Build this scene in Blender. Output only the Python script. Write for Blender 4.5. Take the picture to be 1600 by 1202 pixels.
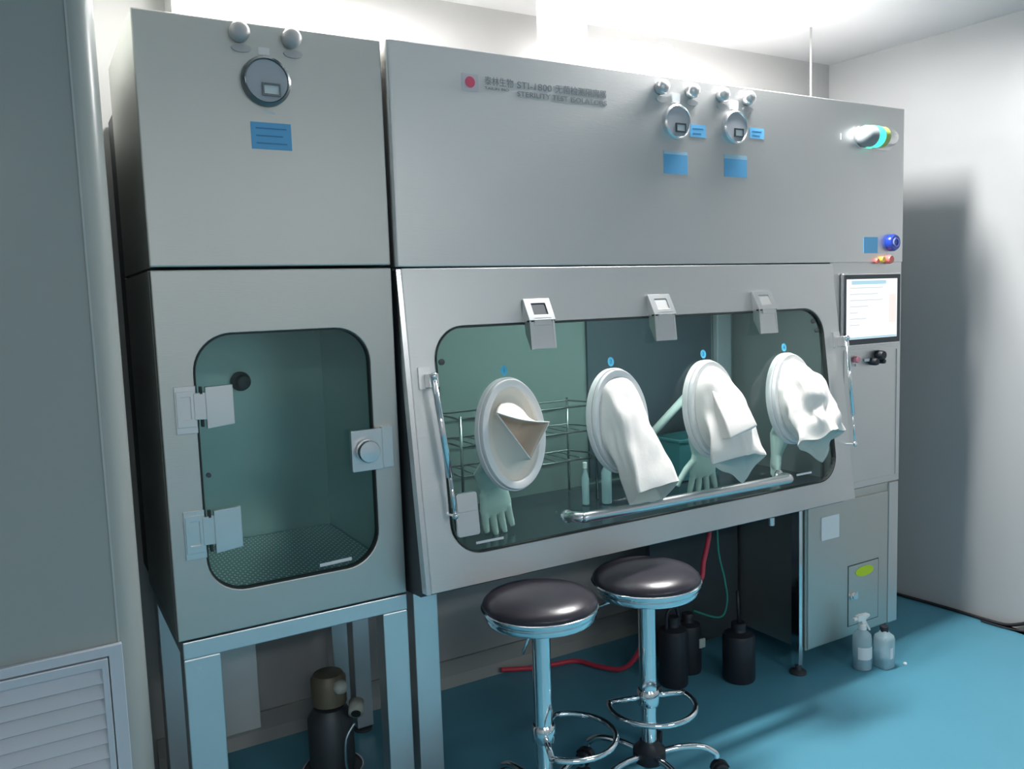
import bpy, bmesh, math, random
from mathutils import Vector, Matrix, noise
for o in list(bpy.data.objects): bpy.data.objects.remove(o)
C = bpy.context.scene
COL = C.collection
PI = math.pi
V = Vector
random.seed(4)

# ------------------------------------------------------------------ camera
F_PX = 1300.0
yaw, pitch, roll = .5277, .1008, -.0341
ca, sa, cb, sb, cc, sc = (math.cos(yaw), math.sin(yaw), math.cos(pitch), math.sin(pitch), math.cos(roll), math.sin(roll))
Mp = Matrix(((1, 0, 0), (0, cb, -sb), (0, sb, cb)))
Np = Matrix(((cc, -sc, 0), (sc, cc, 0), (0, 0, 1)))
Rr = [Np @ Mp @ V(v) for v in ((ca, 0, sa), (-sa, 0, ca), (0, -1, 0))]   # world axes in image axes (right, down, forward)
right = V([r[0] for r in Rr]); down = V([r[1] for r in Rr]); fwd = V([r[2] for r in Rr])
cam = bpy.data.cameras.new('camera'); camo = bpy.data.objects.new('camera', cam); COL.objects.link(camo)
cam.sensor_width = 36; cam.lens = 36 * F_PX / 1600; cam.clip_start = .02
camo.matrix_world = Matrix(((right.x, -down.x, -fwd.x, 0), (right.y, -down.y, -fwd.y, 0), (right.z, -down.z, -fwd.z, 1.5), (0, 0, 0, 1)))
C.camera = camo

# ------------------------------------------------------------------ world, lights, exposure
C.view_settings.view_transform = 'Standard'; C.view_settings.look = 'None'
C.view_settings.exposure = 0.2; C.view_settings.gamma = 1.0; C.view_settings.use_curve_mapping = False
w = bpy.data.worlds.new('world'); C.world = w; w.use_nodes = True
w.node_tree.nodes['Background'].inputs[0].default_value = (.75, .88, 1, 1)
w.node_tree.nodes['Background'].inputs[1].default_value = .10
LAMPS = [  # x, y, size x, size y, watts, colour   (flush ceiling panels)
    (.80, 2.46, .62, .26, 26, (1, .98, .95)),
    (2.32, 2.12, .60, .12, 62, (1, .98, .96)),
    (-.30, -2.10, 1.1, .5, 21, (.98, .99, 1)),
    (2.20, -2.10, 1.1, .5, 23, (.98, .99, 1)),
]
ZC = 2.61
for i, (x, y, sx, sy, wt, c) in enumerate(LAMPS):
    L = bpy.data.lights.new('ceiling_lamp_light', 'AREA'); L.shape = 'RECTANGLE'; L.size = sx; L.size_y = sy
    L.energy = wt; L.color = c
    o = bpy.data.objects.new('ceiling_lamp_light', L); o.location = (x, y, ZC - .045); COL.objects.link(o)

# ------------------------------------------------------------------ materials
def mat(name, col, rough=.5, metal=0.0, bump=0, bscale=60, var=0, vscale=4, spec=.5, emit=None, estr=0, trans=0, coat=0, ior=1.45, aniso=None, alpha=1):
    m = bpy.data.materials.new(name); m.use_nodes = True; nt = m.node_tree; b = nt.nodes['Principled BSDF']
    b.inputs['Base Color'].default_value = (*col, 1); b.inputs['Roughness'].default_value = rough
    b.inputs['Metallic'].default_value = metal; b.inputs['Specular IOR Level'].default_value = spec
    b.inputs['Transmission Weight'].default_value = trans; b.inputs['Coat Weight'].default_value = coat; b.inputs['IOR'].default_value = ior
    b.inputs['Alpha'].default_value = alpha
    if emit: b.inputs['Emission Color'].default_value = (*emit, 1); b.inputs['Emission Strength'].default_value = estr
    tc = nt.nodes.new('ShaderNodeTexCoord')
    if var:
        n = nt.nodes.new('ShaderNodeTexNoise'); n.inputs['Scale'].default_value = vscale; n.inputs['Detail'].default_value = 3
        r = nt.nodes.new('ShaderNodeMix'); r.data_type = 'RGBA'
        r.inputs[6].default_value = (*[max(0, c * (1 - var)) for c in col], 1); r.inputs[7].default_value = (*[min(1, c * (1 + var)) for c in col], 1)
        nt.links.new(tc.outputs['Object'], n.inputs['Vector']); nt.links.new(n.outputs['Fac'], r.inputs[0]); nt.links.new(r.outputs[2], b.inputs['Base Color'])
    if bump:
        n = nt.nodes.new('ShaderNodeTexNoise'); n.inputs['Scale'].default_value = bscale; n.inputs['Detail'].default_value = 4
        if aniso:
            mp = nt.nodes.new('ShaderNodeMapping'); mp.inputs['Scale'].default_value = aniso
            nt.links.new(tc.outputs['Object'], mp.inputs['Vector']); nt.links.new(mp.outputs[0], n.inputs['Vector'])
        else: nt.links.new(tc.outputs['Object'], n.inputs['Vector'])
        bp = nt.nodes.new('ShaderNodeBump'); bp.inputs['Strength'].default_value = bump; bp.inputs['Distance'].default_value = .002
        nt.links.new(n.outputs['Fac'], bp.inputs['Height']); nt.links.new(bp.outputs[0], b.inputs['Normal'])
    return m
STEEL = mat('brushed_steel', (.69, .69, .685), .42, 1, bump=.12, bscale=30, aniso=(1, 1, 14), var=.04, vscale=2)
STEEL2 = mat('brushed_steel_box', (.60, .595, .565), .45, 1, bump=.12, bscale=30, aniso=(1, 1, 14), var=.04, vscale=2)
FRAME = mat('satin_steel_frame', (.76, .78, .79), .38, 1, bump=.05)
INNER = mat('chamber_steel', (.46, .53, .53), .38, 1, bump=.05)
POL = mat('polished_steel', (.80, .80, .81), .26, 1)
SATIN = mat('satin_clamp_steel', (.74, .74, .74), .33, 1)
CHROME = mat('chrome', (.86, .88, .9), .09, 1)
DARKM = mat('dark_steel', (.09, .10, .11), .5, .6)
SEALSHADE = mat('dark_seal_and_gap_shade', (.03, .035, .035), .6)  # dark seals; also paints shade into slots, elbow bore and duct back
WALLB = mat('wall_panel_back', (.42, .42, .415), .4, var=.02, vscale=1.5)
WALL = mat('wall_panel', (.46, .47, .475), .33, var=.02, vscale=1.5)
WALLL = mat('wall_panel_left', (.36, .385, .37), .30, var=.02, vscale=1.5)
CEIL = mat('ceiling_panel', (.66, .66, .67), .5, var=.02)
FLOOR = mat('epoxy_floor', (.092, .31, .42), .42, var=.05, vscale=2, bump=.04, bscale=25)
BEIGE = mat('beige_floor', (.52, .46, .40), .5)
ALU = mat('aluminium_coving', (.62, .63, .62), .35, .5)
GRILLE = mat('grille_paint', (.56, .60, .66), .4)
WHITEP = mat('white_plastic', (.86, .86, .86), .32)
SLEEVE = mat('white_sleeve', (.84, .82, .785), .6, bump=.15, bscale=90)
LINING = mat('sleeve_lining_shade', (.52, .56, .52), .7)  # grey paints the shade inside the sleeve ends
CREAML = mat('pale_cream_sleeve', (.86, .81, .73), .6, bump=.15, bscale=90)
CREAM = mat('cream_sleeve', (.80, .69, .58), .65, bump=.15, bscale=90)
GLOVE = mat('white_glove_rubber', (.84, .92, .89), .5)
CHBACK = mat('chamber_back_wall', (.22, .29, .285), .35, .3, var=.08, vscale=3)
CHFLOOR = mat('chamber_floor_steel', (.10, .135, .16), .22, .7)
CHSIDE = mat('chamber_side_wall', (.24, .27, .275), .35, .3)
BLUE = mat('blue_label', (.13, .42, .72), .5)
BLUED = mat('blue_label_ink', (.05, .22, .45), .5)
CYANL = mat('cyan_marker', (.10, .50, .75), .4)
WHITEL = mat('white_label', (.80, .82, .84), .5)
RED = mat('red_sign', (.75, .10, .18), .5)
PINKL = mat('pale_sign_plate', (.62, .58, .61), .5)
INK = mat('sign_ink', (.30, .31, .33), .6)
BLACKV = mat('black_vinyl', (.030, .026, .036), .30, spec=.6, bump=.05, bscale=40)
BLACKP = mat('black_plastic', (.020, .024, .032), .45)
BLACKC = mat('black_cable', (.02, .02, .025), .5)
REDH = mat('red_hose', (.60, .05, .09), .4)
GREENH = mat('green_hose', (.03, .25, .20), .4)
PORTL = mat('dull_port_cap', (.52, .50, .50), .5, .4)
DIAL = mat('gauge_dial', (.44, .46, .50), .35, coat=.3)
BEZEL = mat('gauge_bezel_dark', (.16, .18, .19), .25, .8)
LCD = mat('gauge_lcd', (.70, .76, .78), .3)
SCREEN = mat('lit_screen', (.02, .02, .02), .3, emit=(.93, .98, 1), estr=1.15)
SCRHEAD = mat('lit_screen_header', (.02, .02, .02), .3, emit=(.45, .72, .85), estr=.85)
SCRPINK = mat('lit_screen_pink', (.02, .02, .02), .3, emit=(1, .80, .76), estr=.95)
SCRLINE = mat('lit_screen_line', (.02, .02, .02), .3, emit=(.62, .68, .72), estr=.9)
GREENE = mat('lit_green_band', (.05, .6, .45), .3, emit=(.06, 1, .70), estr=1.1)
YELB = mat('yellow_band', (.42, .52, .12), .25)
CLEARB = mat('clear_cap', (.25, .28, .29), .35)
BTNBLUE = mat('blue_button', (.02, .06, .45), .2, coat=.5)
BTNRED = mat('red_button', (.80, .18, .16), .3)
BTNYEL = mat('yellow_button', (.85, .55, .08), .3)
BTNPINK = mat('pink_button', (.80, .30, .36), .3)
YELLOW = mat('yellow_green_label', (.55, .72, .02), .5)
BRASS = mat('aged_brass', (.20, .17, .12), .5, .4)
CREAMP = mat('pale_cap', (.55, .55, .48), .5)
SPRAYC = mat('clear_plastic_bottle', (.62, .80, .86), .25, alpha=.55)
SPRAYL = mat('blue_liquid', (.10, .36, .52), .3, alpha=.8)
TEALP = mat('teal_tray', (.05, .20, .23), .5)
WIREM = mat('rack_wire', (.30, .34, .34), .3, 1)
WBOX = mat('white_duct_paint', (.86, .86, .86), .45)
ADDGLOW = mat('added_lamp_glow', (.8, .85, .85), .5, emit=(.9, 1, .97), estr=1.5)  # glow of the strip added inside the chamber
LAMPE = mat('lamp_diffuser', (.9, .9, .9), .5, emit=(1, 1, .98), estr=8)

def glass(name, tint, gloss=1.0):
    m = bpy.data.materials.new(name); m.use_nodes = True; nt = m.node_tree; nt.nodes.clear()
    out = nt.nodes.new('ShaderNodeOutputMaterial'); mx = nt.nodes.new('ShaderNodeMixShader')
    t = nt.nodes.new('ShaderNodeBsdfTransparent'); t.inputs[0].default_value = (*tint, 1)
    g = nt.nodes.new('ShaderNodeBsdfGlossy'); g.inputs['Roughness'].default_value = .06; g.inputs[0].default_value = (.9, .95, 1, 1)
    f = nt.nodes.new('ShaderNodeFresnel'); f.inputs[0].default_value = 1.45
    ge = nt.nodes.new('ShaderNodeNewGeometry'); iv = nt.nodes.new('ShaderNodeMath'); iv.operation = 'SUBTRACT'; iv.inputs[0].default_value = 1
    mu = nt.nodes.new('ShaderNodeMath'); mu.operation = 'MULTIPLY'     # the reflection comes off the outer face only
    nt.links.new(ge.outputs['Backfacing'], iv.inputs[1]); nt.links.new(f.outputs[0], mu.inputs[0]); nt.links.new(iv.outputs[0], mu.inputs[1])
    nt.links.new(mu.outputs[0], mx.inputs[0]); nt.links.new(t.outputs[0], mx.inputs[1]); nt.links.new(g.outputs[0], mx.inputs[2]); nt.links.new(mx.outputs[0], out.inputs[0])
    return m
GLASS = glass('door_glass', (.86, .95, .93))

# perforated tray material (a pattern of its own in the plate)
TRAY = mat('perforated_tray', (.5, .55, .54), .35, 1)
def _tray():
    nt = TRAY.node_tree; b = nt.nodes['Principled BSDF']; tc = nt.nodes.new('ShaderNodeTexCoord')
    br = nt.nodes.new('ShaderNodeTexBrick'); br.offset = .5; br.squash = 1
    br.inputs['Scale'].default_value = 1; br.inputs['Brick Width'].default_value = .021; br.inputs['Row Height'].default_value = .0135
    br.inputs['Mortar Size'].default_value = .0022; br.inputs['Mortar Smooth'].default_value = .35
    br.inputs['Color1'].default_value = (.10, .13, .13, 1); br.inputs['Color2'].default_value = (.12, .15, .15, 1); br.inputs['Mortar'].default_value = (.70, .76, .74, 1)
    nt.links.new(tc.outputs['Object'], br.inputs['Vector']); nt.links.new(br.outputs['Color'], b.inputs['Base Color'])
_tray()

# ------------------------------------------------------------------ object helpers
def wloc(o):
    v = V((0, 0, 0))
    while o: v += o.location; o = o.parent
    return v
def thing(name, label, cat, loc=(0, 0, 0), group=None):
    o = bpy.data.objects.new(name, None); COL.objects.link(o); o.location = loc; o.empty_display_size = .05
    o['label'] = label; o['category'] = cat
    if group: o['group'] = group
    return o
def tag(o, label, cat, group=None):
    o['label'] = label; o['category'] = cat
    if group: o['group'] = group
    return o
def obj(name, bm, m, parent=None, smooth=False, bevel=0, origin=None, M=None, label=None, seg=2, auto=False):
    if M is not None: bmesh.ops.transform(bm, matrix=M, verts=bm.verts)
    bmesh.ops.recalc_face_normals(bm, faces=bm.faces)
    base = wloc(parent) if parent else V(origin or (0, 0, 0))
    bmesh.ops.translate(bm, vec=-base, verts=bm.verts)
    me = bpy.data.meshes.new(name)
    if smooth:
        for f in bm.faces: f.smooth = True
    bm.to_mesh(me); bm.free()
    for mm in (m if isinstance(m, (list, tuple)) else [m]): me.materials.append(mm)
    o = bpy.data.objects.new(name, me); COL.objects.link(o)
    if parent: o.parent = parent
    elif origin: o.location = origin
    if auto:
        me.set_sharp_from_angle(angle=R(38))
    if bevel:
        b = o.modifiers.new('bevel', 'BEVEL'); b.width = bevel; b.segments = seg; b.limit_method = 'ANGLE'; b.angle_limit = R(40); b.harden_normals = False
    if label: o['label'] = label
    return o
def R(d): return d * PI / 180
def BM(): return bmesh.new()
def box(bm, x0, x1, y0, y1, z0, z1, mi=0):
    r = bmesh.ops.create_cube(bm, size=1)
    for v in r['verts']: v.co = V(((x0 + x1) / 2 + v.co.x * (x1 - x0), (y0 + y1) / 2 + v.co.y * (y1 - y0), (z0 + z1) / 2 + v.co.z * (z1 - z0)))
    if mi:
        for f in {f for v in r['verts'] for f in v.link_faces}: f.material_index = mi
    return bm
def B(*a): return box(BM(), *a)
def prism(bm, pts, d0, d1, mi=0):      # polygon in local xy, depth along local z
    a = [bm.verts.new((x, y, d0)) for x, y in pts]; b = [bm.verts.new((x, y, d1)) for x, y in pts]
    n = len(pts); fs = [bm.faces.new(a[::-1]), bm.faces.new(b)]
    for i in range(n): fs.append(bm.faces.new((a[i], a[(i + 1) % n], b[(i + 1) % n], b[i])))
    for f in fs: f.material_index = mi
    return bm
def rrect(x0, x1, y0, y1, r, n=7):
    out = []
    for cx, cy, a0 in ((x1 - r, y1 - r, 0), (x0 + r, y1 - r, 90), (x0 + r, y0 + r, 180), (x1 - r, y0 + r, 270)):
        for i in range(n + 1):
            a = R(a0 + 90 * i / n); out.append((cx + r * math.cos(a), cy + r * math.sin(a)))
    return out
def oval(cx, cy, a, b, n=48): return [(cx + a * math.cos(2 * PI * i / n), cy + b * math.sin(2 * PI * i / n)) for i in range(n)]
def holed(bm, x0, x1, y0, y1, hole, d0, d1, mi=0):   # rectangular plate with a rounded hole
    cx = sum(p[0] for p in hole) / len(hole); cy = sum(p[1] for p in hole) / len(hole)
    def ray(p):
        dx, dy = p[0] - cx, p[1] - cy; t = 1e9
        if dx > 1e-9: t = min(t, (x1 - cx) / dx)
        if dx < -1e-9: t = min(t, (x0 - cx) / dx)
        if dy > 1e-9: t = min(t, (y1 - cy) / dy)
        if dy < -1e-9: t = min(t, (y0 - cy) / dy)
        return [cx + dx * t, cy + dy * t]
    O = [ray(p) for p in hole]
    for c in ((x0, y0), (x1, y0), (x0, y1), (x1, y1)):
        k = min(range(len(O)), key=lambda i: (O[i][0] - c[0]) ** 2 + (O[i][1] - c[1]) ** 2); O[k] = list(c)
    n = len(hole)
    hf = [bm.verts.new((x, y, d1)) for x, y in hole]; hb = [bm.verts.new((x, y, d0)) for x, y in hole]
    of = [bm.verts.new((x, y, d1)) for x, y in O]; ob = [bm.verts.new((x, y, d0)) for x, y in O]
    for i in range(n):
        j = (i + 1) % n
        for q in ((hf[i], hf[j], of[j], of[i]), (hb[i], ob[i], ob[j], hb[j]), (hf[i], hb[i], hb[j], hf[j]), (of[i], of[j], ob[j], ob[i])):
            bm.faces.new(q).material_index = mi
    return bm
def loft(bm, secs, cap0=True, cap1=True, mi=0):
    rows = [[bm.verts.new(p) for p in s] for s in secs]; n = len(secs[0])
    for a, b in zip(rows, rows[1:]):
        for i in range(n): bm.faces.new((a[i], a[(i + 1) % n], b[(i + 1) % n], b[i])).material_index = mi
    if cap0: bm.faces.new(rows[0][::-1]).material_index = mi
    if cap1: bm.faces.new(rows[-1]).material_index = mi
    return bm
def lathe(bm, prof, c=(0, 0, 0), axis='z', n=32, mi=0, sx=1, sy=1):   # prof: (radius, height)
    secs = []
    for r, h in prof:
        s = []
        for i in range(n):
            a = 2 * PI * i / n; x, y = max(r, 1e-4) * math.cos(a) * sx, max(r, 1e-4) * math.sin(a) * sy
            p = {'z': (x, y, h), 'y': (x, -h, y), 'x': (h, x, y)}[axis]; s.append(V(p) + V(c))
        secs.append(s)
    return loft(bm, secs, mi=mi)
def spline(pts, n=8):
    pts = [V(p) for p in pts]; out = []
    for i in range(len(pts) - 1):
        p0 = pts[max(i - 1, 0)]; p1 = pts[i]; p2 = pts[i + 1]; p3 = pts[min(i + 2, len(pts) - 1)]
        for k in range(n):
            t = k / n; out.append(.5 * ((2 * p1) + (p2 - p0) * t + (2 * p0 - 5 * p1 + 4 * p2 - p3) * t * t + (3 * p1 - p0 - 3 * p2 + p3) * t ** 3))
    out.append(pts[-1]); return out
def tube(bm, pts, r, n=10, mi=0, curved=False, closed=False):
    pts = spline(pts) if curved else [V(p) for p in pts]
    rs = r if isinstance(r, (list, tuple)) else [r] * len(pts)
    secs = []; up = None
    for i, p in enumerate(pts):
        if closed: t = pts[(i + 1) % len(pts)] - pts[i - 1]
        else: t = pts[min(i + 1, len(pts) - 1)] - pts[max(i - 1, 0)]
        t.normalize()
        if up is None: up = t.orthogonal().normalized()
        up = (up - t * up.dot(t)).normalized(); s = t.cross(up)
        secs.append([p + (up * math.cos(2 * PI * k / n) + s * math.sin(2 * PI * k / n)) * rs[i] for k in range(n)])
    if closed:
        rows = [[bm.verts.new(q) for q in s] for s in secs]
        # align seam
        off = min(range(n), key=lambda k: (secs[-1][0] - secs[0][k]).length)
        for ri in range(len(rows)):
            a, b = rows[ri], rows[(ri + 1) % len(rows)]; o2 = off if ri == len(rows) - 1 else 0
            for k in range(n): bm.faces.new((a[k], a[(k + 1) % n], b[(k + 1 + o2) % n], b[(k + o2) % n])).material_index = mi
        return bm
    return loft(bm, secs, mi=mi)
def T(*a, **k): return tube(BM(), *a, **k)

# plane frames: local x = to the right, local y = up the panel, local z = out towards the room
def MF(y): return Matrix(((1, 0, 0, 0), (0, 0, -1, y), (0, 1, 0, 0), (0, 0, 0, 1)))
YT, YB, ZT, ZB = 2.14, 2.03, 1.60, .705
kS = (YT - YB) / (ZT - ZB); nn = math.hypot(1, kS)
# slanted plane: local y counted in world z (at the plane), so coordinates read like heights
MS = Matrix(((1, 0, 0, 0), (0, kS, -1 / nn, YB - ZB * kS), (0, 1, kS / nn, 0), (0, 0, 0, 1)))
def Sp(x, z, d=0): return MS @ V((x, z, d))
Yb, Ym = 2.15, 2.14
MB, MU = MF(Yb), MF(Ym)

# ------------------------------------------------------------------ the room
def struct(name, bm, m, **k):
    o = obj(name, bm, m, **k); o['kind'] = 'structure'; return o
XL, YBK, YFR = -1.6, 2.87, -3.0
def wr(y): return 3.56 + (2.87 - y) * .08      # right wall line
floor_bm = BM()
prism(floor_bm, [(XL, YFR), (wr(YFR), YFR), (wr(1.5) - .12, 1.5), (3.60, 1.87), (3.645, 2.02), (wr(2.16), 2.16), (wr(YBK), YBK), (XL, YBK)], -.06, 0)
struct('floor', floor_bm, FLOOR)
b = BM(); prism(b, [(wr(1.2), 1.2), (wr(1.5) - .12, 1.5), (3.60, 1.87), (3.645, 2.02), (wr(2.16), 2.16)], -.05, .0015)
struct('trim_1', b, BEIGE)
struct('ceiling', B(XL, 3.95, YFR, YBK + .1, ZC, ZC + .08), CEIL)
b = BM(); prism(b, [(wr(YBK + .1), YBK + .1), (wr(YFR), YFR), (wr(YFR) + .1, YFR), (wr(YBK + .1) + .1, YBK + .1)], -.06, ZC)
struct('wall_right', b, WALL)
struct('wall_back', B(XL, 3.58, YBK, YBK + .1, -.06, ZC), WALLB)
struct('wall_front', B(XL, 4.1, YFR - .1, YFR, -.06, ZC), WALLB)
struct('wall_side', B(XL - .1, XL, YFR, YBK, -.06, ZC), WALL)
b = BM(); prism(b, [(YBK - .035, 0), (YBK, 0), (YBK, .1), (YBK - .012, .1), (YBK - .02, .04)], .27, wr(YBK)-.002)
bmesh.ops.transform(b, matrix=Matrix(((0, 0, 1, 0), (1, 0, 0, 0), (0, 1, 0, 0), (0, 0, 0, 1))), verts=b.verts)
struct('baseboard_back', b, mat('dull_coving', (.30, .32, .31), .45))
# boxed-out return air column at the left, with a rounded corner
b = BM(); cx0, cx1, cy0 = -1.0, .185, 2.0; rr = .055
pts = [(cx0, cy0)] + [(cx1 - rr + rr * math.sin(R(a)), cy0 + rr - rr * math.cos(R(a))) for a in range(0, 91, 10)] + [(cx1, YBK - .001), (cx0, YBK - .001)]
prism(b, pts, .0, ZC - .001)
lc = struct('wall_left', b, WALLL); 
for p in lc.data.polygons: p.use_smooth = len(p.vertices) == 4
lc.data.set_sharp_from_angle(angle=R(30))
b = BM(); prism(b, rrect(cx1 - rr - .004, cx1 - rr, .0, ZC - .002, .0015, 2), 0, .003)
struct('trim_2', b, mat('panel_joint', (.48, .51, .50), .35), M=MF(cy0))

# return air grille on the column
gv = thing('air_grille', 'pale grey louvred return air grille set low in the wall column', 'air vent', (-.03, 2.0, .2))
gx0, gx1, gz0, gz1 = -.20, .133, .20, .772
Mg = MF(cy0)
b = BM(); holed(b, gx0, gx1, gz0, gz1, rrect(gx0 + .045, gx1 - .028, gz0 + .04, gz1 - .022, .002, 3), 0, .016); obj('outer_frame', b, GRILLE, gv, bevel=.0015, M=Mg)
ix0, ix1, iz0, iz1 = gx0 + .048, gx1 - .031, gz0 + .043, gz1 - .025
b = BM(); holed(b, ix0, ix1, iz0, iz1, rrect(ix0 + .022, ix1 - .013, iz0 + .02, iz1 - .02, .002, 3), .001, .021); obj('inner_frame', b, GRILLE, gv, bevel=.0015, M=Mg)
sx0, sx1 = ix0 + .022, ix1 - .013
obj('duct_back', prism(BM(), [(sx0, iz0 + .01), (sx1, iz0 + .01), (sx1, iz1 - .01), (sx0, iz1 - .01)], .0005, .0015), SEALSHADE, gv, M=Mg)
zz = iz1 - .026
while zz > iz0 + .03:
    b = BM(); prism(b, [(.0175, zz - .029), (.0195, zz - .027), (.0035, zz + .002), (.0018, zz)], sx0, sx1)
    bmesh.ops.transform(b, matrix=Matrix(((0, 0, 1, 0), (-1, 0, 0, cy0), (0, 1, 0, 0), (0, 0, 0, 1))), verts=b.verts)
    obj('louvre', b, GRILLE, gv); zz -= .0345

# ceiling lamps (flush panels)
for i, (x, y, sx, sy, wt, c) in enumerate(LAMPS):
    t = thing('ceiling_light', ['square-edged ceiling light panel above the airlock cabinet', 'ceiling light panel above the glove isolator',
              'ceiling light panel over the left of the room behind the viewer', 'ceiling light panel over the right of the room behind the viewer'][i], 'ceiling light', (x, y, ZC))
    b = BM(); holed(b, x - sx / 2 - .03, x + sx / 2 + .03, y - sy / 2 - .03, y + sy / 2 + .03, rrect(x - sx / 2, x + sx / 2, y - sy / 2, y + sy / 2, .004, 2), ZC - .035, ZC); obj('frame', b, ALU, t)
    obj('diffuser', B(x - sx / 2, x + sx / 2, y - sy / 2, y + sy / 2, ZC - .03, ZC - .01), LAMPE, t)

# duct and filter housing above the isolator, hanger rod
t = thing('exhaust_duct', 'white round exhaust duct rising from the machine roof to the ceiling', 'duct', (1.79, 2.62, 2.2))
obj('pipe', lathe(BM(), [(.092, 2.205), (.092, ZC - .001)], (1.79, 2.62, 0), n=40), WBOX, t, smooth=True, auto=True)
obj('collar', lathe(BM(), [(.108, 2.205), (.108, 2.225), (.094, 2.228)], (1.79, 2.62, 0), n=40), WBOX, t, smooth=True, auto=True)
t = thing('filter_housing', 'white boxy filter housing on the machine roof beside the round duct', 'filter box', (1.96, 2.42, 2.2))
obj('body', B(1.845, 2.075, 2.35, 2.50, 2.2085, 2.372), WBOX, t, bevel=.003)
obj('lid', B(1.840, 2.080, 2.345, 2.505, 2.372, 2.380), WBOX, t, bevel=.002)
t = thing('duct_box', 'pale square duct standing behind the left cabinet roof', 'duct', (.51, 2.75, 0))
obj('body', B(.455, .575, 2.71, 2.83, .12, ZC - .001), ALU, t, bevel=.003)
tag(obj('hanger_rod', T([(2.985, 2.5, 2.2055), (2.985, 2.5, ZC - .001)], .0045), ALU, origin=(2.985, 2.5, 2.2), smooth=True), 'thin metal rod between the machine roof right end and ceiling', 'rod')

# ------------------------------------------------------------------ small fittings
def text_bm(txt, size, x, y, align='LEFT', ext=.0004, width=None):
    cu = bpy.data.curves.new('t', 'FONT'); cu.body = txt; cu.size = size; cu.align_x = align; cu.extrude = ext
    o = bpy.data.objects.new('t', cu); COL.objects.link(o); bpy.context.view_layer.update()
    me = bpy.data.meshes.new_from_object(o.evaluated_get(bpy.context.evaluated_depsgraph_get()))
    bm = BM(); bm.from_mesh(me); bpy.data.objects.remove(o); bpy.data.curves.remove(cu); bpy.data.meshes.remove(me)
    if width and bm.verts:
        w0 = max(v.co.x for v in bm.verts) - min(v.co.x for v in bm.verts); k = width / w0
        for v in bm.verts: v.co.x *= k
    bmesh.ops.translate(bm, vec=(x, y, 0), verts=bm.verts); return bm
def disc(bm, cx, cy, r, d0, d1, n=32, mi=0, ry=None): return prism(bm, oval(cx, cy, r, ry or r, n), d0, d1, mi)
def gauge(parent, x, z, r, M, bez, rim):
    g = obj('pressure_gauge', lathe(BM(), [(r * 1.02, 0), (r * 1.02, .006), (r, .014), (r * .90, .018), (r * .86, .016), (r * .84, .012), (.001, .012)], (x, z, 0), n=48), bez, parent, smooth=True, auto=True, M=M)
    obj('dial', disc(BM(), x, z, r * .85, .012, .0145, 48), DIAL, g, M=M)
    q = r / .06
    b = BM(); holed(b, x - .014 * q, x + .032 * q, z - .037 * q, z - .006 * q, rrect(x - .009 * q, x + .028 * q, z - .032 * q, z - .011 * q, .001, 2), .0146, .019); obj('display_frame', b, BEZEL, g, M=M)
    obj('display', prism(BM(), rrect(x - .009 * q, x + .028 * q, z - .032 * q, z - .011 * q, .001, 2), .0146, .016), LCD, g, M=M)
    return g
def test_port(parent, x, z, M, mt_=SATIN):
    p = obj('test_port', lathe(BM(), [(.021, 0), (.024, .003), (.024, .018), (.020, .026), (.012, .030), (.001, .031)], (x, z - .004, 0), n=32), mt_, parent, smooth=True, auto=True, M=M)
    obj('port_plate', disc(BM(), x + .004, z - .040, .024, 0, .005, ry=.010), mt_, p, M=M)
def sticker(parent, x0, x1, z0, z1, M, lines=0, name='label_sticker', m=None):
    s = obj(name, prism(BM(), [(x0, z0), (x1, z0), (x1, z1), (x0, z1)], 0, .0012), m or BLUE, parent, M=M)
    if lines:
        b = BM()
        for i in range(lines):
            zz = z1 - (z1 - z0) * (i + .8) / (lines + .6); prism(b, [(x0 + .012, zz - .0016), (x1 - .012 - .01 * (i % 2), zz - .0016), (x1 - .012 - .01 * (i % 2), zz + .0016), (x0 + .012, zz + .0016)], .0012, .0016)
        obj('print_lines', b, BLUED, s, M=M)
    return s

# ------------------------------------------------------------------ PASS BOX (left cabinet)
pb = thing('airlock_cabinet', 'narrow stainless steel airlock cabinet with one round-cornered glass door, left of the isolator', 'cabinet', (.58, 2.45, 0))
bx0, bx1, bzb, bzs, bzt, bkd = .27, .882, .682, 1.603, 2.202, 2.70
# upper housing
obj('upper_housing', B(bx0, bx1, Yb, bkd, bzs + .004, bzt), STEEL2, pb, bevel=.004)
# lower chamber front with door opening
dx0, dx1, dz0, dz1, dr = .352, .808, .785, 1.442, .095
b = BM(); holed(b, bx0, bx1, bzb, bzs - .003, rrect(dx0, dx1, dz0, dz1, dr, 10), -.03, 0); obj('front_frame', b, STEEL2, pb, bevel=.003, M=MB)
b = BM()
box(b, bx0, bx0 + .02, Yb + .03, bkd, bzb, bzs - .003); obj('side_panel', b, STEEL2, pb)
obj('side_panel', B(bx1 - .02, bx1, Yb + .03, bkd, bzb, bzs - .003), STEEL2, pb)
b = BM(); cx0_, cx1_ = bx0 + .05, bx1 - .05
box(b, bx0 + .02, bx1 - .02, 2.66, 2.67, bzb, bzs - .004); box(b, cx0_ - .01, cx0_, Yb + .031, 2.66, .76, 1.55); box(b, cx1_, cx1_ + .01, Yb + .031, 2.66, .76, 1.55)
box(b, bx0 + .02, bx1 - .02, Yb + .031, 2.66, 1.53, 1.54); box(b, bx0 + .02, bx1 - .02, Yb + .031, 2.66, .745, .755)
obj('inner_chamber', b, INNER, pb)
obj('perforated_tray', B(cx0_ + .002, cx1_ - .002, Yb + .04, 2.655, .775, .781), TRAY, pb)
obj('rear_panel', B(bx0, bx1, bkd - .004, bkd, bzb, bzs), STEEL2, pb)
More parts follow.
